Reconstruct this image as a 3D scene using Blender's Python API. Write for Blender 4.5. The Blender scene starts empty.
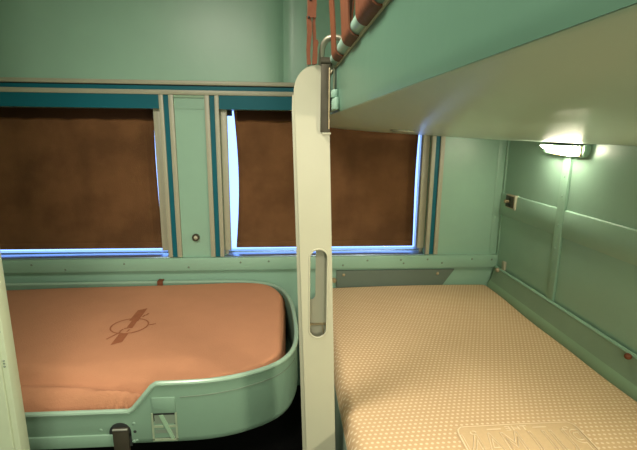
import bpy, bmesh, math, random
from mathutils import Vector, Matrix
from mathutils.geometry import interpolate_bezier
random.seed(4)
sc = bpy.context.scene
COL = sc.collection
H = 1.4                      # eye height; all shape coordinates below are metres with z measured from eye height

# ---------------------------------------------------------------- camera, world, lights, exposure
cd = bpy.data.cameras.new('camera'); cd.sensor_width = 36.0; cd.lens = 24.506; cd.clip_start = 0.02
cam = bpy.data.objects.new('camera', cd); COL.objects.link(cam); sc.camera = cam
r = Vector((0.99717, -0.07453, 0.0101)); u = Vector((0.00587, 0.21101, 0.97747)); f = Vector((0.07499, 0.97464, -0.21085))
cam.matrix_world = Matrix(((r.x, u.x, -f.x, 0), (r.y, u.y, -f.y, 0), (r.z, u.z, -f.z, H), (0, 0, 0, 1)))

W = bpy.data.worlds.new('daylight'); sc.world = W; W.use_nodes = True
bg = W.node_tree.nodes['Background']
bg.inputs[0].default_value = (0.27, 0.46, 1.0, 1); bg.inputs[1].default_value = 3.0

def area(name, loc, rot, size, power, col, sy=None):
    l = bpy.data.lights.new(name, 'AREA'); l.energy = power; l.color = col; l.size = size
    if sy: l.shape = 'RECTANGLE'; l.size_y = sy
    o = bpy.data.objects.new(name, l); COL.objects.link(o)
    o.location = (loc[0], loc[1], loc[2] + H); o.rotation_euler = rot
    return o
LAMP_A = (-0.50, 0.80); LAMP_B = (-0.25, -0.55)      # two unseen ceiling lamps, added above the frame for overall light
LAMP_C = (0.20, -0.90, -0.05)                        # unseen wall lamp added behind the camera to fill under the berth
area('added_ceiling_light', (*LAMP_A, 0.80), (0, 0, 0), 0.34, 24, (1.0, 0.92, 0.78))
area('added_ceiling_light', (*LAMP_B, 0.80), (0, 0, 0), 0.34, 24, (1.0, 0.92, 0.78))
area('wall_fill_light', (LAMP_C[0], LAMP_C[1] + .08, LAMP_C[2]), (math.radians(90), 0, math.radians(0)), 0.24, 11, (1.0, 0.92, 0.76))
area('near_fill_light', (1.065, 0.22, -0.075), (0, math.radians(68), 0), 0.06, 16, (1.0, 0.90, 0.70), 0.20)  # unseen near lamp added to brighten the right bay
LENS_POWER = 75
sc.view_settings.view_transform = 'Standard'; sc.view_settings.look = 'None'
sc.view_settings.gamma = 1; sc.view_settings.use_curve_mapping = False
sc.view_settings.exposure = 0.12

# ---------------------------------------------------------------- materials
def mat(name, col, rough=0.5, metal=0.0, var=0.08, scale=9, bump=0.0, bscale=60, spec=0.5, stains=0.0, coat=0.0):
    m = bpy.data.materials.new(name); m.use_nodes = True
    nt = m.node_tree; N = nt.nodes; L = nt.links; b = N['Principled BSDF']
    tc = N.new('ShaderNodeTexCoord'); no = N.new('ShaderNodeTexNoise'); no.inputs['Scale'].default_value = scale
    no.inputs['Detail'].default_value = 5
    L.new(tc.outputs['Object'], no.inputs['Vector'])
    mx = N.new('ShaderNodeMix'); mx.data_type = 'RGBA'
    mx.inputs[6].default_value = (*[c * (1 - var) for c in col], 1); mx.inputs[7].default_value = (*[min(1, c * (1 + var)) for c in col], 1)
    L.new(no.outputs[0], mx.inputs[0])
    out = mx.outputs[2]
    if stains:
        n2 = N.new('ShaderNodeTexNoise'); n2.inputs['Scale'].default_value = scale * 0.35; n2.inputs['Detail'].default_value = 7
        L.new(tc.outputs['Object'], n2.inputs['Vector'])
        rp = N.new('ShaderNodeMapRange'); rp.inputs[1].default_value = 0.42; rp.inputs[2].default_value = 0.62
        L.new(n2.outputs[0], rp.inputs[0])
        m2 = N.new('ShaderNodeMix'); m2.data_type = 'RGBA'; L.new(rp.outputs[0], m2.inputs[0]); L.new(out, m2.inputs[6])
        m2.inputs[7].default_value = (*[c * (1 - stains) for c in col], 1); out = m2.outputs[2]
    L.new(out, b.inputs['Base Color'])
    b.inputs['Roughness'].default_value = rough; b.inputs['Metallic'].default_value = metal
    b.inputs['Specular IOR Level'].default_value = spec; b.inputs['Coat Weight'].default_value = coat
    if bump:
        n3 = N.new('ShaderNodeTexNoise'); n3.inputs['Scale'].default_value = bscale; n3.inputs['Detail'].default_value = 3
        L.new(tc.outputs['Object'], n3.inputs['Vector'])
        bp = N.new('ShaderNodeBump'); bp.inputs['Strength'].default_value = bump; bp.inputs['Distance'].default_value = 0.004
        L.new(n3.outputs[0], bp.inputs['Height']); L.new(bp.outputs[0], b.inputs['Normal'])
    return m
def emis(name, col, s):
    m = bpy.data.materials.new(name); m.use_nodes = True; b = m.node_tree.nodes['Principled BSDF']
    b.inputs['Base Color'].default_value = (.9, .9, .85, 1)
    b.inputs['Emission Color'].default_value = (*col, 1); b.inputs['Emission Strength'].default_value = s
    return m

GREEN = mat('green_wall_enamel', (0.245, 0.405, 0.305), 0.38, var=0.05, bump=0.12, bscale=22)
GREEN_D = mat('green_side_wall_enamel', (0.265, 0.425, 0.33), 0.36, var=0.05, bump=0.12, bscale=22)
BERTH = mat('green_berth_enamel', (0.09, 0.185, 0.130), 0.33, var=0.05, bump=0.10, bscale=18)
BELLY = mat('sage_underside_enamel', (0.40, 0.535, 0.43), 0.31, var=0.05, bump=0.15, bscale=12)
TRAY = mat('green_tray_enamel', (0.172, 0.275, 0.20), 0.36, var=0.06, bump=0.10, bscale=25)
SAGE = mat('dark_sage_enamel', (0.155, 0.20, 0.15), 0.42, var=0.10, bump=0.1)
SAGE_L = mat('mid_sage_enamel', (0.235, 0.36, 0.24), 0.42, var=0.08)
CREAMG = mat('cream_green_enamel', (0.38, 0.37, 0.27), 0.42, var=0.04, bump=0.12, bscale=20)
JAMB = mat('pale_green_enamel', (0.44, 0.50, 0.35), 0.40, var=0.04, bump=0.10)
STRIP = mat('putty_trim_enamel', (0.34, 0.33, 0.24), 0.42, var=0.08, scale=20)
TEAL = mat('teal_enamel', (0.004, 0.105, 0.14), 0.5, var=0.08, spec=0.2)
DARK = mat('dark_joint', (0.012, 0.016, 0.014), 0.8)
BRONZE = mat('dark_bronze', (0.06, 0.052, 0.035), 0.5, metal=0.5, var=0.25, scale=30)
BRASS = mat('worn_brass', (0.42, 0.33, 0.2), 0.4, metal=0.6, var=0.2, scale=40)
STEEL = mat('dull_steel', (0.50, 0.50, 0.44), 0.35, metal=0.6)
LEATHER = mat('brown_leather', (0.165, 0.050, 0.020), 0.6, spec=0.3, var=0.3, scale=25, bump=0.3, bscale=90)
SHADE = mat('brown_blind_cloth', (0.145, 0.068, 0.028), 0.9, var=0.15, scale=14, bump=0.25, bscale=160, stains=0.30, spec=0.15)
HEAD_SHADOW = mat('dark_head_shadow', (0.035, 0.016, 0.008), 0.95, var=0.15, spec=0.1)  # dark tone for the header's shadow across the blind heads
BOARD = mat('board_enamel', (0.20, 0.285, 0.20), 0.42, var=0.06, bump=0.1)
FLAP = mat('flap_enamel', (0.105, 0.14, 0.11), 0.45, var=0.08, bump=0.1)
ORANGE = mat('salmon_wool', (0.43, 0.20, 0.11), 0.95, var=0.07, scale=12, bump=0.35, bscale=220, spec=0.15)
PRINT = mat('brown_print', (0.27, 0.095, 0.045), 0.95, var=0.2, scale=60, spec=0.15)
MATTR = mat('dark_mattress_ticking', (0.10, 0.05, 0.035), 0.95)
CARPET = mat('dark_carpet', (0.012, 0.012, 0.012), 0.98, bump=0.4, bscale=200, spec=0.05)
CEIL = mat('ceiling_enamel', (0.42, 0.52, 0.38), 0.5)
WOVEN_L = mat('cream_weave', (0.72, 0.57, 0.38), 0.95, var=0.1, scale=150, spec=0.1)
WOVEN_F = mat('plain_tan_weave', (0.54, 0.38, 0.22), 0.95, var=0.08, scale=120, spec=0.1)
LENS = emis('lit_lamp_lens', (1.0, 0.89, 0.68), LENS_POWER)
CLENS = emis('lit_added_lens', (1.0, 0.90, 0.72), 3)
PUTTY = mat('pinkish_paint', (0.42, 0.33, 0.22), 0.5)

def glass_mat():
    """thin clear pane: straight-through light plus a fresnel reflection"""
    m = bpy.data.materials.new('window_glass'); m.use_nodes = True; nt = m.node_tree; nt.nodes.clear(); N = nt.nodes; L = nt.links
    o = N.new('ShaderNodeOutputMaterial'); mx = N.new('ShaderNodeMixShader'); fr = N.new('ShaderNodeFresnel'); fr.inputs[0].default_value = 1.45
    t = N.new('ShaderNodeBsdfTransparent'); t.inputs[0].default_value = (.95, .97, 1, 1); g = N.new('ShaderNodeBsdfGlossy'); g.inputs['Roughness'].default_value = .02
    L.new(fr.outputs[0], mx.inputs[0]); L.new(t.outputs[0], mx.inputs[1]); L.new(g.outputs[0], mx.inputs[2]); L.new(mx.outputs[0], o.inputs[0])
    return m
GLASS = glass_mat()

def dot_blanket():
    m = bpy.data.materials.new('tan_dotted_weave'); m.use_nodes = True
    nt = m.node_tree; N = nt.nodes; L = nt.links; b = N['Principled BSDF']
    tc = N.new('ShaderNodeTexCoord'); sp = N.new('ShaderNodeSeparateXYZ'); L.new(tc.outputs['Object'], sp.inputs[0])
    def mth(op, a, b_=None, c=None):
        n = N.new('ShaderNodeMath'); n.operation = op
        for i, v in enumerate((a, b_, c)):
            if v is None: continue
            if isinstance(v, (int, float)): n.inputs[i].default_value = v
            else: L.new(v, n.inputs[i])
        return n.outputs[0]
    P = 0.0150
    v = mth('DIVIDE', sp.outputs[1], P * 1.05)
    row = mth('FLOOR', v)
    uo = mth('ADD', mth('DIVIDE', sp.outputs[0], P), mth('MULTIPLY', row, 0.5))
    fu = mth('ABSOLUTE', mth('SUBTRACT', mth('FRACT', uo), 0.5)); fv = mth('ABSOLUTE', mth('SUBTRACT', mth('FRACT', v), 0.5))
    d = mth('SQRT', mth('ADD', mth('POWER', mth('MULTIPLY', fu, 1.0), 2), mth('POWER', mth('MULTIPLY', fv, 1.25), 2)))
    mr = N.new('ShaderNodeMapRange'); mr.inputs[1].default_value = 0.20; mr.inputs[2].default_value = 0.34
    mr.inputs[3].default_value = 1; mr.inputs[4].default_value = 0; L.new(d, mr.inputs[0])
    no = N.new('ShaderNodeTexNoise'); no.inputs['Scale'].default_value = 6; no.inputs['Detail'].default_value = 6; L.new(tc.outputs['Object'], no.inputs['Vector'])
    base = N.new('ShaderNodeMix'); base.data_type = 'RGBA'; base.inputs[6].default_value = (0.47, 0.31, 0.17, 1); base.inputs[7].default_value = (0.55, 0.375, 0.215, 1)
    L.new(no.outputs[0], base.inputs[0])
    mx = N.new('ShaderNodeMix'); mx.data_type = 'RGBA'; L.new(mr.outputs[0], mx.inputs[0]); L.new(base.outputs[2], mx.inputs[6])
    mx.inputs[7].default_value = (0.70, 0.55, 0.37, 1)
    # a soiled spot near the aisle edge, fixed to the cloth
    vm = N.new('ShaderNodeVectorMath'); vm.operation = 'DISTANCE'; L.new(tc.outputs['Object'], vm.inputs[0]); vm.inputs[1].default_value = SPOT
    m3 = N.new('ShaderNodeMapRange'); m3.inputs[1].default_value = 0.012; m3.inputs[2].default_value = 0.034; m3.inputs[3].default_value = 0.65; m3.inputs[4].default_value = 0
    L.new(vm.outputs[1], m3.inputs[0])
    st = N.new('ShaderNodeMix'); st.data_type = 'RGBA'; L.new(m3.outputs[0], st.inputs[0]); L.new(mx.outputs[2], st.inputs[6]); st.inputs[7].default_value = (0.12, 0.075, 0.035, 1)
    L.new(st.outputs[2], b.inputs['Base Color']); b.inputs['Roughness'].default_value = 0.95; b.inputs['Specular IOR Level'].default_value = 0.12
    bp = N.new('ShaderNodeBump'); bp.inputs['Strength'].default_value = 0.3; bp.inputs['Distance'].default_value = 0.002
    L.new(mr.outputs[0], bp.inputs['Height']); L.new(bp.outputs[0], b.inputs['Normal'])
    return m

# ---------------------------------------------------------------- helpers
def box(bm, x0, x1, y0, y1, z0, z1, bev=0.0):
    x0, x1 = sorted((x0, x1)); y0, y1 = sorted((y0, y1)); z0, z1 = sorted((z0, z1))
    g = bmesh.ops.create_cube(bm, size=1.0)
    vs = g['verts']
    for v in vs:
        v.co = Vector((x0 if v.co.x < 0 else x1, y0 if v.co.y < 0 else y1, z0 if v.co.z < 0 else z1))
    if bev:
        es = {e for v in vs for e in v.link_edges}
        bmesh.ops.bevel(bm, geom=list(es), offset=bev, segments=2, affect='EDGES', profile=0.5)
def cyl(bm, c, axis, rad, length, seg=20, rad2=None, bev=0.0):
    g = bmesh.ops.create_cone(bm, cap_ends=True, segments=seg, radius1=rad, radius2=rad if rad2 is None else rad2, depth=length)
    q = Vector((0, 0, 1)).rotation_difference(Vector(axis).normalized()).to_matrix().to_4x4()
    bmesh.ops.transform(bm, matrix=Matrix.Translation(c) @ q, verts=g['verts'])
def dome(bm, c, axis, rad, h, seg=16):
    g = bmesh.ops.create_uvsphere(bm, u_segments=seg, v_segments=8, radius=1)
    q = Vector((0, 0, 1)).rotation_difference(Vector(axis).normalized()).to_matrix().to_4x4()
    bmesh.ops.transform(bm, matrix=Matrix.Translation(c) @ q @ Matrix.Diagonal((rad, rad, h, 1)), verts=g['verts'])
def sweep(bm, pts, prof, closed=False, up=Vector((0, 0, 1))):
    """sweep a closed profile [(side, up)] along pts; side = tangent x up"""
    pts = [Vector(p) for p in pts]; n = len(pts); rings = []
    for i, p in enumerate(pts):
        a = pts[i - 1] if (i > 0 or closed) else pts[i]; b = pts[(i + 1) % n] if (i < n - 1 or closed) else pts[i]
        t = (b - a).normalized(); s = t.cross(up).normalized(); w = s.cross(t).normalized()
        rings.append([bm.verts.new(p + s * q[0] + w * q[1]) for q in prof])
    m = len(prof)
    for i in range(n if closed else n - 1):
        A = rings[i]; B = rings[(i + 1) % n]
        for j in range(m): bm.faces.new((A[j], A[(j + 1) % m], B[(j + 1) % m], B[j]))
    if not closed: bm.faces.new(rings[0][::-1]); bm.faces.new(rings[-1])
def circ(rad, n=12, sx=1.0): return [(math.cos(2 * math.pi * i / n) * rad * sx, math.sin(2 * math.pi * i / n) * rad) for i in range(n)]
def prism(bm, poly, axis, a0, a1):
    """poly of 2D points extruded along axis ('x': poly=(y,z); 'y': poly=(x,z); 'z': poly=(x,y))"""
    def P(p, a): return {'x': (a, p[0], p[1]), 'y': (p[0], a, p[1]), 'z': (p[0], p[1], a)}[axis]
    A = [bm.verts.new(P(p, a0)) for p in poly]; B = [bm.verts.new(P(p, a1)) for p in poly]; n = len(poly)
    bm.faces.new(A); bm.faces.new(B[::-1])
    for i in range(n): bm.faces.new((A[i], B[i], B[(i + 1) % n], A[(i + 1) % n]))
def holed(bm, outer, holes, y0, y1):
    """plate in the xz plane with holes, between y0 and y1"""
    cu = bpy.data.curves.new('tmp', 'CURVE'); cu.dimensions = '2D'; cu.fill_mode = 'BOTH'; cu.extrude = abs(y1 - y0) / 2
    for lp in [outer] + holes:
        s = cu.splines.new('POLY'); s.points.add(len(lp) - 1); s.use_cyclic_u = True
        for i, p in enumerate(lp): s.points[i].co = (p[0], p[1], 0, 1)
    o = bpy.data.objects.new('tmp', cu); me = o.to_mesh()
    me.transform(Matrix.Translation((0, (y0 + y1) / 2, 0)) @ Matrix.Rotation(math.pi / 2, 4, 'X'))
    bm.from_mesh(me); o.to_mesh_clear(); bpy.data.objects.remove(o); bpy.data.curves.remove(cu)
BASE = {}
def place(o, base, parent):
    BASE[o.name] = Vector(base)
    if parent: o.parent = parent; o.location = Vector(base) - BASE[parent.name]
    else: o.location = base
def obj(name, bm, material, parent=None, smooth=True, kind=None, label=None, angle=35, xf=None):
    if xf: bmesh.ops.transform(bm, matrix=xf, verts=bm.verts)
    bmesh.ops.recalc_face_normals(bm, faces=bm.faces)
    xs = [v.co.x for v in bm.verts]; ys = [v.co.y for v in bm.verts]; zs = [v.co.z for v in bm.verts]
    c = Vector(((min(xs) + max(xs)) / 2, (min(ys) + max(ys)) / 2, min(zs)))
    for v in bm.verts: v.co -= c
    me = bpy.data.meshes.new(name); bm.to_mesh(me); bm.free()
    me.materials.append(material)
    if smooth: me.shade_smooth(); me.set_sharp_from_angle(angle=math.radians(angle))
    o = bpy.data.objects.new(name, me); COL.objects.link(o)
    place(o, (c.x, c.y, c.z + H), parent)
    if kind: o['kind'] = kind
    if label: o['label'] = label
    return o
def tag(o, label, cat, group=None):
    o['label'] = label; o['category'] = cat
    if group: o['group'] = group
    return o
def thing(name, label, cat, loc, group=None, kind=None):
    o = bpy.data.objects.new(name, None); COL.objects.link(o); o.empty_display_size = 0.05
    place(o, (loc[0], loc[1], loc[2] + H), None)
    if kind: o['kind'] = kind
    else: tag(o, label, cat, group)
    return o
def NB(): return bmesh.new()
def quick(name, m, parent, *boxes, bev=0.0, **k):
    bm = NB()
    for b in boxes: box(bm, *b, bev=bev)
    return obj(name, bm, m, parent, **k)

XL, XR, YB, YF = -1.98, 1.145, -0.95, 2.2        # left wall, right wall, wall behind the camera, window wall
ZC, ZF = 0.86, -H
OL = (-1.66, -0.60); OR = (-0.318, 0.743)        # window openings
ZS, ZT = -0.642, 0.100                            # sill and head of the openings

# ---------------------------------------------------------------- setting
S = 'structure'
quick('floor', CARPET, None, (XL - .1, XR + .1, YB - .1, YF + .25, ZF - .05, ZF), kind=S, smooth=False)
quick('ceiling', CEIL, None, (XL - .1, XR + .1, YB - .1, YF + .25, ZC, ZC + .05), kind=S, smooth=False)
quick('wall_left', GREEN, None, (XL - .08, XL, YB - .1, YF + .25, ZF, ZC), kind=S, smooth=False)
quick('wall_behind', GREEN, None, (XL, XR, YB - .08, YB, ZF, ZC), kind=S, smooth=False)
bm = NB()
for bx in ((XL, XR, YF, YF + .16, ZF, ZS), (XL, OL[0], YF, YF + .16, ZS, ZT), (OL[1], OR[0], YF + .004, YF + .16, ZS, ZT), (OR[1], XR, YF, YF + .16, ZS, ZT), (XL, XR, YF + .001, YF + .16, ZT, 0.20)):
    box(bm, *bx)
obj('wall_back', bm, GREEN, kind=S, smooth=False)
# upper part of the window wall: the shut berth panel with its rounded end, then the lighter strip
pr = [(XL, 2.186), (-.16, 2.184), (-.10, 2.184), (-.055, 2.187), (-.03, 2.194), (-.015, 2.205), (-.006, 2.211), (.004, 2.206), (.02, 2.197), (.045, 2.193), (.104, 2.192), (.106, 2.204), (.12, 2.206), (XR, 2.206), (XR, 2.36), (XL, 2.36)]
bm = NB(); prism(bm, pr, 'z', 0.2285, ZC); obj('wall_upper', bm, GREEN, kind=S, angle=50)
quick('trim_1', CREAMG, None, (.1035, .1085, 2.184, 2.2, .23, ZC), kind=S)        # thin bead at the panel joint

bm = NB(); box(bm, XR, XR + .08, YB, YF + .16, ZF, ZC); obj('wall_right', bm, GREEN_D, kind=S, smooth=False)
wr = bpy.data.objects['wall_right']
# projecting band, in two lengths either side of the batten
bm = NB(); prism(bm, [(XR + .001, -.303), (XR - .0075, -.307), (XR - .009, -.311), (XR - .009, -.414), (XR - .0065, -.418), (XR + .001, -.418)], 'y', 1.716, 2.199); o = obj('panel', bm, GREEN_D, wr)
bm = NB(); prism(bm, [(XR + .001, -.303), (XR - .0075, -.307), (XR - .009, -.311), (XR - .009, -.414), (XR - .0065, -.418), (XR + .001, -.418)], 'y', YB + .01, 1.664); obj('panel', bm, GREEN_D, wr)
quick('trim_2', GREEN, None, (XR - .012, XR, 1.665, 1.712, -1.1, 0.2), kind=S, bev=.002)   # vertical batten below the lamp
bt = bpy.data.objects['trim_2']
for z in (-.17, -.25, -.37, -.47, -.60):
    bm = NB(); dome(bm, (XR - .012, 1.689, z), (-1, 0, 0), .005, .0025); obj('screw', bm, GREEN_D, bt)
# corner strips where the two walls meet
quick('trim_3', GREEN, None, (XR - .045, XR - .001, YF - .0025, YF, -.642, .2), (XR - .006, XR, YF - .02, YF, -.71, .2), kind=S, bev=.0015)
c3 = bpy.data.objects['trim_3']
for z in (-.44, -.60):
    bm = NB(); dome(bm, (XR - .026, YF - .0025, z), (0, -1, 0), .005, .0025); obj('screw', bm, GREEN_D, c3)

# head trim: putty rail, dark joint, teal stripe, putty rail, teal header
HX0, HX1 = -1.76, 0.812
HR = XR - .05
quick('trim_4', STRIP, None, (XL, HR, YF - .018, YF + .01, .209, .2285), kind=S, bev=.003)
quick('trim_5', DARK, None, (XL, HR, YF - .003, YF + .008, .2045, .209), kind=S)
quick('trim_6', TEAL, None, (XL, HR, YF - .005, YF + .008, .186, .2047), kind=S)
quick('trim_7', STRIP, None, (XL, HR, YF - .013, YF + .01, .164, .186), kind=S, bev=.003)
n = 8
for a, b in (OL, OR):
    quick('trim_%d' % n, TEAL, None, (a - .0005, b + .0005, YF - .008, YF + .01, ZT, .164), kind=S); n += 1
# uprights either side of every window: putty, teal, putty
def upright(x0, d):
    global n
    for m, a, b, y in ((STRIP, 0, .021, -.012), (TEAL, .021, .045, -.004), (STRIP, .045, .068, -.012)):
        quick('trim_%d' % n, m, None, (x0 + d * a, x0 + d * b, YF + y, YF + .006, ZS + .003, .164), kind=S, bev=.002 if m is STRIP else 0); n += 1
upright(OL[1], 1); upright(OR[0], -1); upright(OR[1], 1); upright(OL[0], -1)
# a small putty header over the pier panel
quick('trim_%d' % n, SAGE_L, None, (-.532, -.387, YF - .006, YF + .01, .152, .164), kind=S); n += 1

# ledge board under the windows, with screws
LEDGE = n
ld = quick('trim_%d' % n, GREEN, None, (XL, XR - .006, YF - .022, YF + .005, -.709, ZS), kind=S, bev=.003); n += 1
for px, z in ((-1.55, -.69), (-1.27, -.668), (-1.11, -.695), (-.82, -.668), (-.50, -.690), (-.235, -.667), (-.09, -.663), (.07, -.69), (.30, -.690), (.43, -.665), (.61, -.664), (.625, -.683), (.755, -.663), (.835, -.683), (1.0, -.663), (1.11, -.668)):
    bm = NB(); dome(bm, (px, YF - .022, z), (0, -1, 0), .0055, .0025); obj('screw', bm, SAGE, ld)
bm = NB(); box(bm, XL, XR - .05, YF - .004, YF + .002, -.720, -.709)
obj('trim_%d' % n, bm, GREEN_D, kind=S); n += 1

# windows: recessed putty frame, glass pane, metal sill
for i, (a, b) in enumerate((OL, OR)):
    w = thing('window_%d' % (i + 1), '', '', ((a + b) / 2, YF + .1, ZS), kind=S)
    bm = NB(); y0, y1 = YF + .018, YF + .045
    box(bm, a + .0005, a + .032, y0, y1, ZS + .0305, ZT + .03, bev=.003); box(bm, b - .038, b - .0005, y0, y1, ZS + .0305, ZT + .03, bev=.003)
    box(bm, a + .0005, a + .016, y1, YF + .15, ZS + .001, ZT); box(bm, b - .016, b - .0005, y1, YF + .15, ZS + .001, ZT)
    obj('window_frame', bm, STRIP, w)
    bm = NB(); box(bm, a + .0165, b - .0165, YF + .125, YF + .131, ZS + .012, ZT - .001); obj('pane', bm, GLASS, w, smooth=False)
    bm = NB(); box(bm, a + .001, b - .001, YF - .004, YF + .15, ZS - .004, ZS + .004, bev=.002); box(bm, a + .0165, b - .0165, YF + .085, YF + .10, ZS + .004, ZS + .009)
    obj('window_sill', bm, mat('pale_metal_sill', (.36, .46, .62), .28, metal=0.85), w)

# ---------------------------------------------------------------- roller blinds
def blind(x0, x1, label, rightedge, leftedge, group='window blinds'):
    y = YF + .090
    t = thing('window_blind', label, 'blind', ((x0 + x1) / 2, y, -.617), group)
    bm = NB(); nx, nz = 40, 36; z0, z1 = -.614, .125
    G = []
    for side in (0, 1):
        g = []
        for j in range(nz + 1):
            tz = j / nz; z = z0 + (z1 - z0) * tz; row = []
            for i in range(nx + 1):
                xa = x0 + leftedge(tz); xb = x1 + rightedge(tz); x = xa + (xb - xa) * i / nx
                yy = y + .0022 * math.sin(x * 17 + tz * 2) + .0016 * math.sin(x * 41 + 1) * (1 - tz) + .002 * math.sin(tz * 9 + x * 4) + side * .0018
                row.append(bm.verts.new((x, yy, z)))
            g.append(row)
        G.append(g)
    for s in (0, 1):
        for j in range(nz):
            for i in range(nx): bm.faces.new((G[s][j][i], G[s][j][i + 1], G[s][j + 1][i + 1], G[s][j + 1][i]))
    for j in range(nz):
        for i in (0, nx): bm.faces.new((G[0][j][i], G[0][j + 1][i], G[1][j + 1][i], G[1][j][i]))
    for i in range(nx):
        for j in (0, nz): bm.faces.new((G[0][j][i], G[0][j][i + 1], G[1][j][i + 1], G[1][j][i]))
    obj('cloth', bm, SHADE, t, angle=180)
    xa = x0 + leftedge(.02) + .002; xb = x1 + rightedge(.02) - .002
    bm = NB(); prism(bm, [(y - .004, -.582), (y - .0075, -.586), (y - .0085, -.600), (y - .0075, -.613), (y - .003, -.616), (y - .002, -.60)], 'x', xa, xb); obj('hem', bm, SHADE, t)
    bm = NB(); A = []; nn = 60          # dark strip standing in for the header's shadow, its lower edge a little wavy
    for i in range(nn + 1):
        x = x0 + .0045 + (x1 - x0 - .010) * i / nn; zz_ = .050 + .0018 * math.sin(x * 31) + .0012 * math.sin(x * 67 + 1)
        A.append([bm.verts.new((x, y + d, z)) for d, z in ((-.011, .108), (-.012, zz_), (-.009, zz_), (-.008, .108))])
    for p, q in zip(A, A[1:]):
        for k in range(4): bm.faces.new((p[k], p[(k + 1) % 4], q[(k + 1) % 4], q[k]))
    bm.faces.new(A[0]); bm.faces.new(A[-1]); obj('head_shadow_strip', bm, HEAD_SHADOW, t, label='short very dark brown strip painted as the header shadow')
    bm = NB(); cyl(bm, ((x0 + x1) / 2, y + .012, .118), (1, 0, 0), .012, x1 - x0 - .02); obj('roller', bm, BRONZE, t)
    return t
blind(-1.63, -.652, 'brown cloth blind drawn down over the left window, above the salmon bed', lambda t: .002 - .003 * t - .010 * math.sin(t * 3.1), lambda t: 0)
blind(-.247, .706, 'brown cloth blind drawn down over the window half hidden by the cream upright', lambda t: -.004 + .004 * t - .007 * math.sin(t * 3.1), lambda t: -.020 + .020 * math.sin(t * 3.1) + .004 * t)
tag(quick('blind_bracket', DARK, None, (-.301, -.268, YF + .065, YF + .095, .072, ZT), bev=.003), 'small dark blind bracket at the top left corner of the second window', 'bracket')

# round push button on the pier
t = thing('push_button', 'small round metal push button on the green pier between the windows', 'button', (-.46, YF - .004, -.552))
bm = NB(); cyl(bm, (-.46, YF - .003, -.537), (0, 1, 0), .019, .010, 24); obj('bezel', bm, BRONZE, t)
bm = NB(); dome(bm, (-.46, YF - .008, -.537), (0, -1, 0), .0105, .006); obj('button', bm, CREAMG, t)

# ---------------------------------------------------------------- entry jamb at the far left
jm = thing('wall_entry', '', '', (-.85, 1.02, -H), kind=S)
quick('post', JAMB, jm, (-1.10, -.668, 1.0, 1.036, -H, ZC - .001), bev=.003)
quick('facing', JAMB, jm, (-1.10, -.680, .992, 1.0, -H, ZC - .001), bev=.002)
for z in (-.47, -.545, -.552, -.56):
    bm = NB(); dome(bm, (-.676, 1.0, z), (0, -1, 0), .0028, .0018); obj('screw', bm, SAGE, jm)

# ---------------------------------------------------------------- left folding berth tray
plan = [(-.36, 1.226), (-.30, 1.227), (-.24, 1.231), (-.17, 1.246), (-.11, 1.270), (-.055, 1.300), (-.01, 1.341), (.022, 1.40), (.036, 1.462), (.041, 1.53), (.041, 1.61), (.037, 1.69), (.033, 1.77), (.023, 1.865), (.004, 1.955), (-.028, 2.04), (-.083, 2.10), (-.165, 2.135), (-.27, 2.150), (-.36, 2.152), (-.50, 2.154)]
mx_ = -.93
half = plan
def mirror(p): return (2 * mx_ - p[0], p[1])
FULL = half + [(-.93, 2.154)] + [mirror(p) for p in reversed(half)]
# subdivide the near straight so the step can be cut
near = [(-1.36, 1.226), (-.93, 1.226), (-.60, 1.226), (-.495, 1.226), (-.48, 1.226), (-.405, 1.226), (-.39, 1.226)]
def smooth_loop(P, it=2):
    for _ in range(it):
        Q = []
        for i in range(len(P)):
            a, b = P[i], P[(i + 1) % len(P)]
            Q.append(a); Q.append(((a[0] + b[0]) / 2, (a[1] + b[1]) / 2))
        R = []
        m = len(Q)
        for i in range(m):
            a, b, c = Q[i - 1], Q[i], Q[(i + 1) % m]
            R.append((a[0] * .25 + b[0] * .5 + c[0] * .25, a[1] * .25 + b[1] * .5 + c[1] * .25))
        P = R
    return P
LOOP = smooth_loop(FULL + near[1:], 1)
ZB = -.975
def rimz(x, y):
    if y > 1.235: return -.760
    xl = 2 * mx_ - x if x < mx_ else x
    t = max(0, min(1, (-.405 - xl) / .075))
    return -.760 - .092 * t
tr = thing('berth_tray', 'pale green metal berth tray with a rounded end below the left window', 'berth', (mx_, 1.69, ZB))
def offset(P, d):
    R = []; m = len(P)
    for i in range(m):
        a = Vector(P[i - 1]); c = Vector(P[(i + 1) % m]); t_ = (c - a).normalized(); nn = Vector((t_.y, -t_.x))
        R.append((P[i][0] + nn.x * d, P[i][1] + nn.y * d))
    return R
area2 = sum(LOOP[i][0] * LOOP[(i + 1) % len(LOOP)][1] - LOOP[(i + 1) % len(LOOP)][0] * LOOP[i][1] for i in range(len(LOOP)))
sg = 1 if area2 > 0 else -1          # positive d -> outward
def OFF(d): return offset(LOOP, d * sg)
bm = NB(); m = len(LOOP)
zr = [rimz(*p) for p in LOOP]
levels = [(0.0, None, 0), (0.0, -.06, 1), (.002, ZB + .030, 2), (-.004, ZB + .010, 2), (-.016, ZB, 2)]
rings = []
for d, z, k in levels:
    P = OFF(d)
    rings.append([bm.verts.new((P[i][0], P[i][1], zr[i] if k == 0 else (zr[i] - .03 if k == 1 else z))) for i in range(m)])
PI = OFF(-.010)
inner = [bm.verts.new((PI[i][0], PI[i][1], zr[i])) for i in range(m)]; inner2 = [bm.verts.new((PI[i][0], PI[i][1], ZB + .02)) for i in range(m)]
def bridge(A, B):
    for i in range(m): bm.faces.new((A[i], A[(i + 1) % m], B[(i + 1) % m], B[i]))
for a, b in zip(rings, rings[1:]): bridge(a, b)
bridge(rings[0], inner); bridge(inner, inner2)
bm.faces.new(rings[-1]); bm.faces.new(inner2)
obj('tray_body', bm, TRAY, tr, angle=40)
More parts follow.
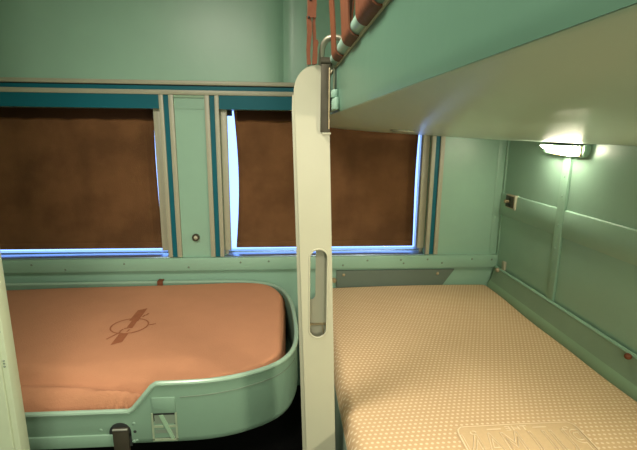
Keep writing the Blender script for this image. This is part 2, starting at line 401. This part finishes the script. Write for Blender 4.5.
RIM = [(p[0], p[1], z) for p, z in zip(OFF(-.003), zr)]
bm = NB(); sweep(bm, RIM, circ(.0085, 10), closed=True); obj('rim', bm, mat('worn_rim_enamel', (.26, .38, .29), .3, var=.1), tr)
# thin seam line on the outer face round the end, and stiffening rib on the low part
sm = [(p[0], p[1], -.800 - max(0, (-.1 - p[0])) * .03) for p in OFF(.0005) if p[0] > -.345 and p[1] < 1.46]
bm = NB(); sweep(bm, sorted(sm, key=lambda p: math.atan2(p[1] - 1.6, p[0] + .35)), [(-.0015, -.0012), (.0015, -.0012), (.0015, .0012), (-.0015, .0012)]); obj('seam', bm, SAGE, tr)
quick('rib', TRAY, tr, (-1.36, -.53, 1.219, 1.228, -.968, -.926), bev=.003)
# pressed slider opening with crossed bars and its raised cover
fy = 1.226
quick('slider_cover', TRAY, tr, (-.415, -.345, fy - .0045, fy + .001, -.858, -.805), bev=.0018)
wp = []
bm = NB(); box(bm, -.417, -.345, fy - .0012, fy + .002, -.952, -.860); obj('recess', bm, DARK, tr, label='dark recess behind the slider bars')
RC = mat('worn_grey_green', (.24, .30, .20), .5, var=.25, scale=60)
bm = NB(); hz = -.906
for b_ in ((-.420, -.342, fy - .004, fy, -.956, -.949), (-.420, -.414, fy - .004, fy, -.953, -.858), (-.348, -.342, fy - .004, fy, -.953, -.858), (-.416, -.385, fy - .003, fy, hz - .004, hz + .004), (-.372, -.346, fy - .003, fy, hz - .004, hz + .004)):
    box(bm, *b_)
obj('slider_frame', bm, RC, tr)
for z0 in (-.896, -.947):
    bm = NB(); box(bm, -.411, -.349, fy - .0018, fy, z0, z0 + .030); obj('slider_plate', bm, SAGE, tr)
bm = NB(); prism(bm, [(-.396, -.866), (-.384, -.864), (-.352, -.946), (-.362, -.950)], 'y', fy - .0048, fy - .002); obj('slider_bar', bm, SAGE_L, tr)
for x, z, mm in ((-.473, -.921, DARK), (-.470, -.952, TRAY), (-.478, -.956, TRAY), (-.575, -.912, TRAY), (-.475, -.893, TRAY), (-.09, -.90, SAGE)):
    bm = NB(); yy = fy if x < -.2 else 1.284; dome(bm, (x, yy, z), (0, -1, 0), .006 if x < -.2 else .003, .0025); obj('rivet', bm, mm, tr)
# dark latch: bronze tongue in a rounded cut-out
bm = NB(); cyl(bm, (-.517, fy - .001, -.921), (0, 1, 0), .033, .004, 28); box(bm, -.550, -.484, fy - .003, fy + .001, -.970, -.925)
obj('latch_cutout', bm, DARK, tr)
lt = quick('latch', BRONZE, tr, (-.536, -.489, fy - .016, fy - .003, -1.06, -.901), bev=.003)
quick('latch_cap', STEEL, lt, (-.535, -.490, fy - .0175, fy - .012, -.905, -.9005), bev=.001)
# leather tab over the far rim
tb = quick('leather_tab', LEATHER, tr, (-.650, -.622, 2.130, 2.135, -.795, -.750), (-.650, -.622, 2.130, 2.168, -.7505, -.7465), bev=.002, label='brown leather tab over the far rim')
# fold-down arms that carry the tray from the wall
for x in (-1.7, -.18):
    quick('bracket', SAGE, tr, (x - .015, x + .015, 1.45, 2.195, ZB - .03, ZB - .001), bev=.003)

# salmon blanket over the mattress in the tray
def blank_z(x, y, d=9.):
    top = -.744 + .024 * max(-1.3, x) - .026 * max(0, min(1, (2.05 - y) / .8)) + .003 * math.sin(x * 5 + 1)
    rw = .034
    k = max(0., min(1., d / rw)); e = math.sqrt(max(0, 1 - (1 - k) ** 2))
    z = top - (1 - e) * .12
    # loose folds along the near edge
    if y < 1.55:
        w = max(0, 1 - (y - 1.25) / .28); w *= w if w < 1 else 1
        s = (x + .55); ph = (y - 1.25) * 42 + s * 9
        side = max(0, min(1, (-.25 - x) / .22))
        z += w * side * (.016 * math.sin(ph * .9) + .012 * math.sin(ph * .5 + s * 7 + 1.3)) - side * max(0, 1 - (y - 1.25) / .15) * .040
        z -= side * (.038 * math.exp(-((y - 1.335 + (x + .70) * .16) / .026) ** 2) + .008 * math.exp(-((y - 1.292 - (x + .55) * .10) / .010) ** 2) * min(1, max(0, (-.45 - x) / .1)))
    return z
def resample(P, step):
    R = []; n_ = len(P)
    for i in range(n_):
        a, b = Vector(P[i]), Vector(P[(i + 1) % n_]); k = max(1, round((b - a).length / step))
        R += [tuple(a.lerp(b, q / k)) for q in range(k)]
    return R
EDGE = [(min(p[0], -.004 if p[0] > -.004 else p[0]), p[1]) for p in resample([b if b[1] > 1.85 else a for a, b in zip(OFF(-.026), OFF(-.013))], .013)]
for _ in range(3): EDGE = [((EDGE[i - 1][0] + 2 * EDGE[i][0] + EDGE[(i + 1) % len(EDGE)][0]) / 4, (EDGE[i - 1][1] + 2 * EDGE[i][1] + EDGE[(i + 1) % len(EDGE)][1]) / 4) for i in range(len(EDGE))]
def in_mat(x, y):
    best = 9.
    for i in range(0, len(EDGE), 2):
        dx = EDGE[i][0] - x; dy = EDGE[i][1] - y; q = dx * dx + dy * dy
        if q < best: best = q
    return math.sqrt(best)
bm = NB(); rings = []
TT = [0, .15, .3, .42, .52, .6, .66, .71, .75, .78, .81, .835, .86, .88, .90, .92, .935, .95, .962, .973, .982, .99, .996, 1]
for t_ in TT:
    row = []
    for x, y in EDGE:
        cx_ = max(-1.50, min(-.36, x)); px = cx_ + (x - cx_) * t_; py = 1.69 + (y - 1.69) * t_
        d = in_mat(px, py) if t_ > .7 else 9.
        row.append(bm.verts.new((px, py, blank_z(px, py, 0 if t_ == 1 else d))))
    rings.append(row)
for A, B in zip(rings, rings[1:]):
    for i in range(len(EDGE)): bm.faces.new((A[i], A[(i + 1) % len(A)], B[(i + 1) % len(A)], B[i]))
bmesh.ops.remove_doubles(bm, verts=rings[0] + rings[1], dist=.0005)
ext = bmesh.ops.extrude_edge_only(bm, edges=[e for e in (bm.edges.get((rings[-1][i], rings[-1][(i + 1) % len(EDGE)])) for i in range(len(EDGE))) if e])
for v in [g for g in ext['geom'] if isinstance(g, bmesh.types.BMVert)]: v.co.z = -.925
bl = obj('blanket', bm, ORANGE, None, angle=180)
tag(bl, 'salmon brown blanket with a dark printed emblem on the bed under the left window', 'blanket')
mt = NB(); poly = [(p[0], p[1]) for p in offset(LOOP, -.055 * sg)]
prism(mt, poly, 'z', ZB + .021, -.926); tag(obj('mattress', mt, MATTR), 'dark thin mattress lying in the rounded green tray, under the salmon blanket', 'mattress')
# side of the bedding tucked into the tray end
# printed emblem: ring crossed by a band, in thin ink patches that follow the cloth
def ink(bm, poly, sub=1):
    poly = [(x * EK, y * EK) for x, y in poly]
    vs = [bm.verts.new((x, y, blank_z(x, y) + .0012)) for x, y in poly]; bm.faces.new(vs)
def ink_strip(bm, pts, w):
    for a, b in zip(pts, pts[1:]):
        a, b = Vector(a), Vector(b); t_ = (b - a).normalized(); nn = Vector((-t_.y, t_.x)) * w / 2; e = t_ * w * .2
        ink(bm, [tuple(a - nn - e), tuple(b - nn + e), tuple(b + nn + e), tuple(a + nn - e)])
EK = 1.068                       # the emblem's size on the cloth
bm = NB(); C0 = (-.590, 1.567)
ring = [(C0[0] + .067 * math.cos(a), C0[1] + .060 * math.sin(a)) for a in [2 * math.pi * i / 40 for i in range(41)]]
ink_strip(bm, ring, .0055)
def lat(poly_fn, n_=8):
    for i in range(n_):
        a, b = i / n_, (i + 1) / n_
        A, B = poly_fn(a), poly_fn(b); ink(bm, [A[0], A[1], B[1], B[0]])
lat(lambda s: ((-.607 + .004 * s, 1.610 + .094 * s), (-.571 + .001 * s, 1.605 + .115 * s)))
lat(lambda s: ((-.607 + .001 * s, 1.425 + .078 * s), (-.574, 1.445 + .062 * s)))
lat(lambda s: ((-.596, 1.550 + .060 * s), (-.574, 1.548 + .060 * s)), 4)
for p in (((-.636, 1.470), (-.620, 1.498)), ((-.620, 1.498), (-.606, 1.52)), ((-.555, 1.655), (-.551, 1.672)), ((-.517, 1.570), (-.497, 1.576)), ((-.602, 1.545), (-.590, 1.552)), ((-.611, 1.525), (-.605, 1.54)), ((-.583, 1.522), (-.580, 1.536)), ((-.565, 1.640), (-.560, 1.655))):
    ink_strip(bm, p, .006)
obj('emblem_print', bm, PRINT, bl, label='dark brown ring emblem crossed by a band', smooth=False)

# ---------------------------------------------------------------- right lower berth
lb = thing('lower_berth', 'dark sage boxed berth frame under the tan dotted blanket', 'berth', (.64, 1.1, -H))
quick('base', SAGE, lb, (.19, 1.06, .05, 2.17, -H, -.96), bev=.006)
quick('side_rail', SAGE, lb, (.166, .19, .05, 2.17, -1.22, -.875), bev=.005)
bm = NB()
quick('mattress', MATTR, None, (.195, 1.058, .06, 2.165, -.959, -.875), bev=.02)
tag(bpy.data.objects['mattress.001'], 'thick mattress on the sage berth frame, under the tan dotted blanket', 'mattress')
X0, X1, Y0, Y1 = .168, 1.093, .06, 2.186
def tan_z(x, y):
    z = -.808 + .006 * math.sin((x - .15) * 3.3) + .0035 * math.sin(y * 5 + x * 3) + .002 * math.sin(y * 13 + 1)
    for d, rr, dr in ((x - X0, .040, .05), (X1 - x, .03, .02), (Y1 - y, .03, .02), (y - Y0, .03, .05)):
        k = max(0., min(1., d / rr)); z -= (1 - math.sqrt(max(0, 1 - (1 - k) ** 2))) * dr
    return z
bm = NB(); NX, NY = 110, 220; V = {}
for i in range(NX + 1):
    for j in range(NY + 1):
        x = X0 + (X1 - X0) * i / NX; y = Y0 + (Y1 - Y0) * j / NY; V[i, j] = bm.verts.new((x, y, tan_z(x, y)))
for i in range(NX):
    for j in range(NY): bm.faces.new((V[i, j], V[i + 1, j], V[i + 1, j + 1], V[i, j + 1]))
ext = bmesh.ops.extrude_edge_only(bm, edges=[e for e in bm.edges if e.is_boundary])
for v in [g for g in ext['geom'] if isinstance(g, bmesh.types.BMVert)]: v.co.z = -.874
cxm, cym, czm = (X0 + X1) / 2, (Y0 + Y1) / 2, -.874
SPOT = (.182 - cxm, 1.10 - cym, -.818 - czm)
tan = obj('blanket', bm, dot_blanket(), None, angle=180)
tag(tan, 'tan blanket woven with rows of cream dots, spread over the right lower berth', 'blanket')
# woven name panel; the cloth lies wrong side up so the weave reads mirrored
def on_tan(name, meshes, material, parent, lift, label=None):
    bm = NB()
    for me, M in meshes:
        me.transform(M); bm.from_mesh(me)
    for v in bm.verts: v.co.z = tan_z(v.co.x, v.co.y) + lift + v.co.z
    return obj(name, bm, material, parent, label=label, smooth=False)
def text_mesh(s, size, outline):
    c = bpy.data.curves.new('t', 'FONT'); c.body = s; c.size = size; c.align_x = 'CENTER'
    c.space_character = 1.08
    if outline: c.fill_mode = 'NONE'; c.bevel_depth = outline; c.bevel_resolution = 0; c.resolution_u = 4
    else: c.extrude = .0004; c.resolution_u = 3
    o = bpy.data.objects.new('t', c); me = bpy.data.meshes.new_from_object(o); bpy.data.objects.remove(o); return me
# field
bm = NB()
fx0, fx1, fy0, fy1 = .460, .808, .80, 1.028
for i in range(30):
    for j in range(14):
        xa, xb = fx0 + (fx1 - fx0) * i / 30, fx0 + (fx1 - fx0) * (i + 1) / 30; ya, yb = fy0 + (fy1 - fy0) * j / 14, fy0 + (fy1 - fy0) * (j + 1) / 14
        bm.faces.new([bm.verts.new((x, y, tan_z(x, y) + .0007)) for x, y in ((xa, ya), (xb, ya), (xb, yb), (xa, yb))])
bmesh.ops.remove_doubles(bm, verts=bm.verts, dist=1e-5)
fld = obj('woven_panel', bm, WOVEN_F, tan, label='plain woven panel with a framed name')
me = text_mesh('PULLMAN', .105, .0016)
xs = [v.co.x for v in me.vertices]; wd = max(xs) - min(xs)
me2 = text_mesh('THE', .026, 0)
sx = .335 / wd
Mx = Matrix.Translation((.632, .905, 0)) @ Matrix.Diagonal((-sx, 1.25, .5, 1))
M2 = Matrix.Translation((.632, 1.001, 0)) @ Matrix.Diagonal((-1.3, 1, 1, 1))
fb = bpy.data.meshes.new('fr'); b2 = bmesh.new()
q_ = [(fx0 + .004, fy0), (fx0 + .004, fy1 - .034), (fx0 + .008, fy1 - .014), (fx0 + .020, fy1 - .004), (fx1 - .020, fy1 - .004), (fx1 - .008, fy1 - .014), (fx1 - .004, fy1 - .034), (fx1 - .004, fy0)]
for k_ in range(len(q_) - 1):
    a, b = Vector(q_[k_]), Vector(q_[k_ + 1]); nseg = max(1, int((b - a).length / .02)); t_ = (b - a).normalized(); nn = Vector((-t_.y, t_.x)) * .0016
    for s in range(nseg):
        A = a.lerp(b, s / nseg); B = a.lerp(b, (s + 1) / nseg)
        b2.faces.new([b2.verts.new((p.x, p.y, .0012)) for p in (A - nn, B - nn, B + nn, A + nn)])
for cxx in (fx0 + .043, fx1 - .043):
    for aa in range(6):
        a1, a2 = aa * .8, (aa + 1) * .8; p = [(cxx + .008 * math.cos(a1), fy1 - .030 + .007 * math.sin(a1)), (cxx + .008 * math.cos(a2), fy1 - .030 + .007 * math.sin(a2))]
        b2.faces.new([b2.verts.new((x, y, .0012)) for x, y in (p[0], p[1], (p[1][0] + .004, p[1][1] + .002), (p[0][0] + .004, p[0][1] + .002))])
for s in (-1, 1):
    b2.faces.new([b2.verts.new((.632 + s * x, y, .0012)) for x, y in ((.045, 1.006), (.085, 1.006), (.085, 1.010), (.045, 1.010))])
b2.to_mesh(fb); b2.free()
on_tan('woven_lettering', [(me, Mx), (me2, M2), (fb, Matrix())], WOVEN_L, fld, .0018, label='cream woven name in outlined letters and thin frame')

# sloping side board between mattress and right wall
rb = thing('side_board', 'sage green sloping board along the right wall beside the tan blanket', 'board', (1.12, 1.1, -.874))
bm = NB(); prism(bm, [(1.137, -.874), (1.137, -.708), (1.128, -.708), (1.109, -.777), (1.097, -.80), (1.097, -.874)], 'y', .02, 2.172); obj('board', bm, BOARD, rb)
bm = NB(); prism(bm, [(1.129, -.713), (1.126, -.706), (1.130, -.7005), (1.137, -.7005), (1.1385, -.706), (1.1385, -.713)], 'y', .02, 2.176); obj('lip', bm, GREEN, rb, label='pale green rounded top lip')
bm = NB(); prism(bm, [(1.1068, -.781), (1.0955, -.801), (1.0955, -.85), (1.097, -.874), (1.10, -.874), (1.11, -.784)], 'y', .02, 2.170); obj('lower_strip', bm, SAGE_L, rb)
bm = NB(); dome(bm, (1.124, 2.13, -.712), (-1, 0, .3), .012, .012); obj('knob', bm, PUTTY, rb, label='pinkish knob')
bm = NB(); dome(bm, (1.118, 1.222, -.712), (-1, -.3, .3), .011, .012); obj('knob', bm, LEATHER, rb, label='brown leather button')
quick('wall_catch', CREAMG, None, (1.132, 1.1449, 2.085, 2.112, -.705, -.655), bev=.003)
tag(bpy.data.objects['wall_catch'], 'small pale catch on the right wall behind the end of the side board', 'catch')

# flap plate at the head of the berth, below the ledge
t = thing('hinged_flap', 'dark grey green metal flap with slanted end, at the head of the tan bed', 'flap', (.58, 2.172, -.82))
bm = NB(); prism(bm, [(.267, -.7225), (.912, -.7225), (.846, -.818), (.267, -.818)], 'y', 2.187, 2.1985)
bmesh.ops.bevel(bm, geom=list(bm.edges), offset=.002, segments=2, affect='EDGES'); obj('plate', bm, FLAP, t)
for x, z in ((.306, -.747), (.818, -.746)):
    bm = NB(); dome(bm, (x, 2.187, z), (0, -1, 0), .008, .004); obj('rivet', bm, BRASS, t)
bm = NB(); cyl(bm, (.254, 2.188, -.775), (0, 1, 0), .012, .02, 16); cyl(bm, (.254, 2.172, -.775), (0, 1, 0), .0075, .014, 14); obj('hinge', bm, BRASS, t)

# socket with a pin on the right wall near the window
t = thing('pin_socket', 'small box socket with a pin on the right wall next to the corner', 'socket', (1.132, 2.09, -.372))
quick('case', PUTTY, t, (1.128, 1.1449, 2.045, 2.128, -.370, -.303), bev=.002)
quick('side_plate', CREAMG, t, (1.126, 1.1449, 2.036, 2.044, -.373, -.300), bev=.0015)
quick('plate', BRONZE, t, (1.1255, 1.1285, 2.050, 2.124, -.365, -.308), bev=.001)
bm = NB(); cyl(bm, (1.117, 2.095, -.336), (1, 0, 0), .007, .018, 16); dome(bm, (1.108, 2.095, -.336), (-1, 0, 0), .010, .006); obj('pin', bm, BRASS, t)
for z in (-.322, -.354):
    bm = NB(); cyl(bm, (1.125, 2.082, z), (1, 0, 0), .009, .002, 14); obj('hole', bm, DARK, t)

# berth reading lamp, lit
t = thing('berth_lamp', 'lit berth lamp with a glowing lens on the right wall, under the upper berth', 'lamp', (1.11, 1.72, -.10))
bm = NB(); prism(bm, [(1.838, -.040), (1.838, -.070), (1.82, -.082), (1.59, -.088), (1.575, -.078), (1.568, -.06), (1.568, -.040)], 'x', 1.118, 1.1446)
bmesh.ops.bevel(bm, geom=list(bm.edges), offset=.003, segments=2, affect='EDGES'); obj('housing', bm, GREEN, t)
bm = NB()
sec = [(1.118, -.046), (1.118, -.079), (1.104, -.083), (1.088, -.078), (1.079, -.064), (1.075, -.046)]
YS = [(1.612, .9, .80), (1.62, 1, .95), (1.65, 1, 1), (1.69, 1, 1), (1.73, .98, .86), (1.78, .96, .62), (1.815, .94, .34)]
R_ = []
for y, k, kz in YS: R_.append([bm.verts.new((1.118 + (x - 1.118) * k, y - .02, -.046 + (z + .046) * kz)) for x, z in sec])
for a, b in zip(R_, R_[1:]):
    for i in range(len(sec)): bm.faces.new((a[i], a[(i + 1) % 6], b[(i + 1) % 6], b[i]))
bm.faces.new(R_[0]); bm.faces.new(R_[-1])
obj('lens', bm, LENS, t)
bm = NB(); box(bm, 1.112, 1.120, 1.588, 1.75, -.085, -.079, bev=.001); box(bm, 1.112, 1.120, 1.584, 1.591, -.084, -.041, bev=.001); obj('bezel', bm, BRASS, t)
quick('lens_cap', GREEN, t, (1.066, 1.119, 1.584, 1.805, -.0455, -.040), bev=.001)

# ---------------------------------------------------------------- upper berth
YU0, YU1 = -.28, 2.165
ub = thing('upper_berth', 'green metal upper berth with a sloping sage underside over the right bed', 'berth', (.64, .95, -.03))
sec_side = [(.125, .155), (.125, .062), (.1262, .053), (.1275, .0468), (.145, .052), (.145, .155)]
bm = NB(); prism(bm, sec_side, 'y', YU0, YU1); obj('side_panel', bm, BERTH, ub, angle=50)
sec_b = [(.1277, .0466), (.1285, .0458), (.131, .0446), (.150, .036), (.18, .0275), (.222, .0185), (.30, .0115), (.42, .0025), (.577, -.0065), (.85, -.021), (1.125, -.0350), (1.138, -.0357), (1.138, .0), (.577, .03), (.222, .05), (.146, .056)]
bm = NB(); prism(bm, sec_b, 'y', YU0, YU1); obj('underside', bm, BELLY, ub, angle=60)
quick('end_panel', BERTH, ub, (.146, 1.138, YU1 - .012, YU1, .058, .155))
quick('end_panel', BERTH, ub, (.146, 1.138, YU0, YU0 + .012, .058, .155))
quick('back_panel', BERTH, ub, (1.122, 1.138, YU0 + .013, YU1 - .013, .0005, .155))
bm = NB(); prism(bm, [(.1215, .1515), (.1215, .1585), (.125, .1615), (.146, .1615), (.148, .1555), (.1248, .1545), (.1248, .1515)], 'y', YU0, YU1); obj('edge_strip', bm, mat('cream_edge', (.62, .50, .34), .45), ub, label='cream top edge strip')
TX, TZ = .1205, .170
bm = NB(); cyl(bm, (TX, (YU0 + 1.17) / 2, TZ), (0, 1, 0), .0132, 1.17 - YU0, 20); tube = obj('rail', bm, mat('pale_green_rail', (.30, .46, .38), .35), ub, label='pale green tube rail along the top edge')
for y in (.25, .85, 1.16):
    bm = NB(); cyl(bm, (TX + .008, y, .172), (.0, 0, 1), .007, .022, 10); obj('rail_post', bm, BRONZE, ub)
# oval catch in the underside near the window
bm = NB(); g = bmesh.ops.create_cone(bm, cap_ends=True, segments=28, radius1=.040, radius2=.036, depth=.004)
bmesh.ops.transform(bm, matrix=Matrix.Translation((.375, 1.40, .0040)) @ Matrix.Rotation(math.radians(4.3), 4, 'Y'), verts=g['verts']); obj('oval_plate', bm, CREAMG, ub)
bm = NB(); g = bmesh.ops.create_cone(bm, cap_ends=True, segments=20, radius1=.012, radius2=.010, depth=.003)
bmesh.ops.transform(bm, matrix=Matrix.Translation((.352, 1.40, .0040)), verts=g['verts']); obj('oval_plate_hole', bm, DARK, ub)
# lug on the outer side beside the upright, with its thin pull rod
lg = quick('lug', mat('pale_lug', (.24, .38, .30), .4), ub, (.1125, .1249, 1.035, 1.190, .050, .078), bev=.004)
quick('lug_boss', bpy.data.materials['pale_lug'], lg, (.1105, .1249, 1.06, 1.150, .0785, .098), bev=.004)
bm = NB(); cyl(bm, (.1185, 1.10, .128), (0, 0, 1), .0022, .058, 8); obj('pull_rod', bm, CREAMG, ub)
for y, z, w in ((.212, .076, .008), (.226, .075, .006), (.245, .074, .007), (.198, .078, .009)):
    quick('label_residue', SAGE, ub, (.1244, .1252, y - w / 2, y + w / 2, z, z + .003))

# leather straps looped round the rail, one object each
def strap(yc, w, label, dx=0.0, spread=.010, lean=0.0):
    bm = NB(); path = []
    top = ZC - .005
    for z in (top, .62, .45, .34, .27, .22): path.append((TX - .0155 - spread * min(1, (z - .186) / .12), yc + lean * (z - .186), z))
    for i in range(0, 13):
        a = math.pi + math.pi * i / 12; path.append((TX + .0155 * math.cos(a), yc, TZ + .0155 * math.sin(a)))
    for z in (.22, .27, .34, .45, .62, top): path.append((TX + .0155 + spread * min(1, (z - .186) / .12), yc + .012 + lean * (z - .186), z))
    th = .0028
    pts = [Vector(p) for p in path]; rings = []
    for i, p in enumerate(pts):
        a = pts[max(0, i - 1)]; b = pts[min(len(pts) - 1, i + 1)]; t_ = (b - a).normalized(); s = Vector((0, 1, 0)); nn = t_.cross(s).normalized()
        ww = w * (1 - .12 * min(1, max(0, (p.z - .2) / .25)))
        rings.append([bm.verts.new(p + s * sx_ * ww / 2 + nn * th * sn) for sx_, sn in ((-1, -.5), (1, -.5), (1, .5), (-1, .5))])
    for A, B in zip(rings, rings[1:]):
        for j in range(4): bm.faces.new((A[j], A[(j + 1) % 4], B[(j + 1) % 4], B[j]))
    bm.faces.new(rings[0]); bm.faces.new(rings[-1])
    o = obj('leather_strap', bm, LEATHER, None, angle=50)
    return tag(o, label, 'strap', 'straps looped round the upper berth rail')
strap(.985, .075, 'narrow-looking brown leather strap looped round the pale rail, nearest the cream upright')
strap(.800, .090, 'middle of the three brown leather straps looped round the pale rail')
strap(.630, .105, 'broadest brown leather strap looped round the pale rail, nearest the camera')

# ---------------------------------------------------------------- cream upright with hand slots
YP = 1.1
def px_(z): return .034 * (-z + .1) / 1.0          # lean of the post
def lx(x, z): return x + px_(z)
def lean(poly): return [(lx(x, z), z) for x, z in poly]
up = thing('slotted_upright', 'cream painted metal upright with rounded top and oval slots between the beds', 'post', (.08, YP + .02, -1.30))
xl, xr = .0225, .1060
top = [(xr, -1.30), (xr, .150), (xr - .015, .1545)]
for i in range(13):
    a = math.pi / 2 + math.pi / 2 * i / 12; top.append((xl + .058 + .058 * math.cos(a), .094 + .062 * math.sin(a)))
outer = lean(top + [(xl, -1.30)])
def slot(x0, x1, z0, z1, nn=10):
    rr = (x1 - x0) / 2; c = (x0 + x1) / 2; P = []
    for i in range(nn + 1): a = math.pi * i / nn; P.append((c + rr * math.cos(a), z1 - rr + rr * math.sin(a)))
    for i in range(nn + 1): a = math.pi + math.pi * i / nn; P.append((c + rr * math.cos(a), z0 + rr + rr * math.sin(a)))
    return P
def sx_at(p): return [(x, z) for x, z in p]
def unlean(poly): return poly
bm = NB(); holed(bm, outer, [slot(.0615, .1105, -.556, -.303)], YP, YP + .004)
front = obj('front_plate', bm, CREAMG, up, angle=30)
bm = NB()   # rolled edge round the slot
sl = slot(.0615, .1105, -.556, -.303)
sweep(bm, [(x, YP + .0005, z) for x, z in sl], circ(.0026, 6), closed=True, up=Vector((0, 1, 0))); obj('slot_edge', bm, CREAMG, up)
# side walls follow the outline
bm = NB()
side_path = [(x, YP + .004 + .018, z) for x, z in outer]
sweep(bm, side_path, [(-.0012, -.018), (.0012, -.018), (.0012, .018), (-.0012, .018)], closed=True, up=Vector((0, 1, 0))); obj('side_flange', bm, CREAMG, up)
# set-back outer lip at the left
bm = NB(); prism(bm, [(.0175, .088), (.0165, .05), (.0300, -.4), (.0450, -.9), (.0570, -1.30), (.082, -1.30), (.038, .05), (.034, .085)], 'y', YP + .0165, YP + .0195)
obj('rear_lip', bm, CREAMG, up)
# rear plate with its own slot, set off to the left
back_out = lean([(xr - .003, -1.30), (xr - .003, .08), (xl + .003, .08), (xl + .003, -1.30)])
bm = NB(); holed(bm, back_out, [slot(.050, .0815, -.462, -.285)], YP + .043, YP + .046); obj('rear_plate', bm, CREAMG, up, angle=30)
bm = NB(); box(bm, .05, .118, YP + .034, YP + .042, -.535, -.531); prism(bm, [(.098, -.53), (.101, -.53), (.113, -.60), (.110, -.60)], 'y', YP + .036, YP + .040); obj('inner_brace', bm, BRASS, up)
# bronze hinge bar on the right edge
bm = NB(); box(bm, .0865, .1095, YP - .010, YP - .0012, -.002, .158, bev=.0015)
bar = obj('hinge_bar', bm, BRONZE, up)
quick('hinge_leaf', BRASS, bar, (.1050, .1080, YP - .0125, YP - .0100, .006, .150), bev=.0008)
bm = NB(); box(bm, .090, .1125, YP - .010, YP - .001, -.007, -.0025, bev=.001); obj('hinge_foot', bm, CREAMG, bar)
bm = NB(); cyl(bm, (.099, YP + .000, .1645), (1, 0, 0), .0105, .026, 16); obj('hinge_knuckle', bm, BRONZE, bar)
for z in (.09, .06):
    bm = NB(); dome(bm, (.1095, YP - .004, z), (1, 0, 0), .007, .004); obj('hinge_bolt', bm, BRONZE, bar)
# bent grab rod from the top of the upright to the rail
bm = NB(); A = [(.088, YP + .010, .150), (.088, YP + .006, .178), (.090, YP, .200), (.098, YP - .008, .213), (.112, YP - .016, .217), (.130, YP - .024, .215), (.142, YP - .03, .205), (.145, YP - .032, .1635)]
pts = []
for a, b in zip(A, A[1:]):
    for s in range(4): pts.append(Vector(a).lerp(Vector(b), s / 4))
pts.append(Vector(A[-1])); 
for _ in range(3): pts = [pts[0]] + [(pts[i - 1] + pts[i] * 2 + pts[i + 1]) / 4 for i in range(1, len(pts) - 1)] + [pts[-1]]
sweep(bm, pts, circ(.0072, 10), up=Vector((.3, 1, .1)).normalized()); obj('grab_rod', bm, mat('tarnished_steel', (.25, .24, .18), .4, metal=.6), up, angle=60)

# hanging leather strap above the upright: doubled, slit in the middle, a frayed tongue at the buckle end
t = thing('hanging_strap', 'worn brown leather strap hanging straight down to the top of the cream upright', 'strap', (.067, YP, .157))
def ribbon(bm, left, right, y, th=.003):
    A = [(x, y, z) for x, z in left]; B = [(x, y, z) for x, z in right]
    f_ = [[bm.verts.new((p[0], p[1] + s * th / 2, p[2])) for s in (-1, 1)] for p in A]; g_ = [[bm.verts.new((p[0], p[1] + s * th / 2, p[2])) for s in (-1, 1)] for p in B]
    for i in range(len(A) - 1):
        bm.faces.new((f_[i][0], f_[i + 1][0], g_[i + 1][0], g_[i][0])); bm.faces.new((f_[i][1], g_[i][1], g_[i + 1][1], f_[i + 1][1]))
        bm.faces.new((f_[i][0], f_[i][1], f_[i + 1][1], f_[i + 1][0])); bm.faces.new((g_[i][0], g_[i + 1][0], g_[i + 1][1], g_[i][1]))
    bm.faces.new((f_[0][0], g_[0][0], g_[0][1], f_[0][1])); bm.faces.new((f_[-1][0], f_[-1][1], g_[-1][1], g_[-1][0]))
zz = [.157, .175, .19, .21, .23, .25, .265]
bm = NB(); ribbon(bm, [(.052 + .001 * math.sin(z * 90), z) for z in zz], [(.0625 + .002 * math.sin(z * 60), z) for z in zz], YP)
obj('strap_leg', bm, LEATHER, t)
bm = NB(); ribbon(bm, [(.0660 + .001 * math.sin(z * 70), z) for z in zz], [(.0735 - .001 * math.sin(z * 80), z) for z in zz], YP + .002)
obj('strap_leg', bm, LEATHER, t)
bm = NB(); zt = [.262, .275, .29, .32, .36, .42, .5, .6, .7, .8, ZC - .003]
ribbon(bm, [(.0525 - .001 * math.sin(z * 60), z) for z in zt], [(.0745 + .001 * math.sin(z * 110), z) for z in zt], YP - .001); obj('strap_body', bm, LEATHER, t)
bm = NB(); ribbon(bm, [(.0655, .158), (.066, .17), (.0675, .185), (.069, .20), (.069, .214)], [(.0765, .158), (.0775, .175), (.0775, .195), (.080, .206), (.0775, .212)], YP - .005, .004); obj('strap_tongue', bm, LEATHER, t)
for x, z in ((.0565, .262), (.060, .300)):
    bm = NB(); dome(bm, (x, YP - .003, z), (0, -1, 0), .003, .002); obj('stitch_hole', bm, DARK, t)

# ---------------------------------------------------------------- unseen ceiling lamps added for overall light (above the frame)
for (x, y), lab in ((LAMP_A, 'round unseen ceiling lamp added over the middle of the compartment'), (LAMP_B, 'round unseen ceiling lamp added over the entrance behind the camera')):
    t = thing('added_ceiling_lamp', lab, 'lamp', (x, y, .815), 'added ceiling lamps')
    bm = NB(); cyl(bm, (x, y, .848), (0, 0, 1), .16, .022, 40); obj('lamp_base', bm, BRASS, t)
    bm = NB(); cyl(bm, (x, y, .828), (0, 0, 1), .12, .018, 40, rad2=.145); obj('diffuser', bm, CLENS, t)

t = thing('added_wall_lamp', 'square unseen fill lamp added on the wall behind the camera', 'lamp', (LAMP_C[0], YB + .02, LAMP_C[2] - .12))
x, y, z = LAMP_C
quick('lamp_base', BRASS, t, (x - .13, x + .13, YB + .0005, YB + .025, z - .13, z + .13), bev=.004)
quick('diffuser', CLENS, t, (x - .115, x + .115, YB + .025, YB + .06, z - .115, z + .115), bev=.01)

t = thing('berth_lamp', 'unseen second berth lamp added as fill on the right wall, at the near end beyond the frame', 'lamp', (1.12, .22, -.12))  # unseen twin of the lit berth lamp, added as fill light
quick('housing', GREEN, t, (1.118, 1.1446, .09, .35, -.105, -.045), bev=.003)
quick('lens', CLENS, t, (1.080, 1.1175, .10, .34, -.10, -.05), bev=.008)
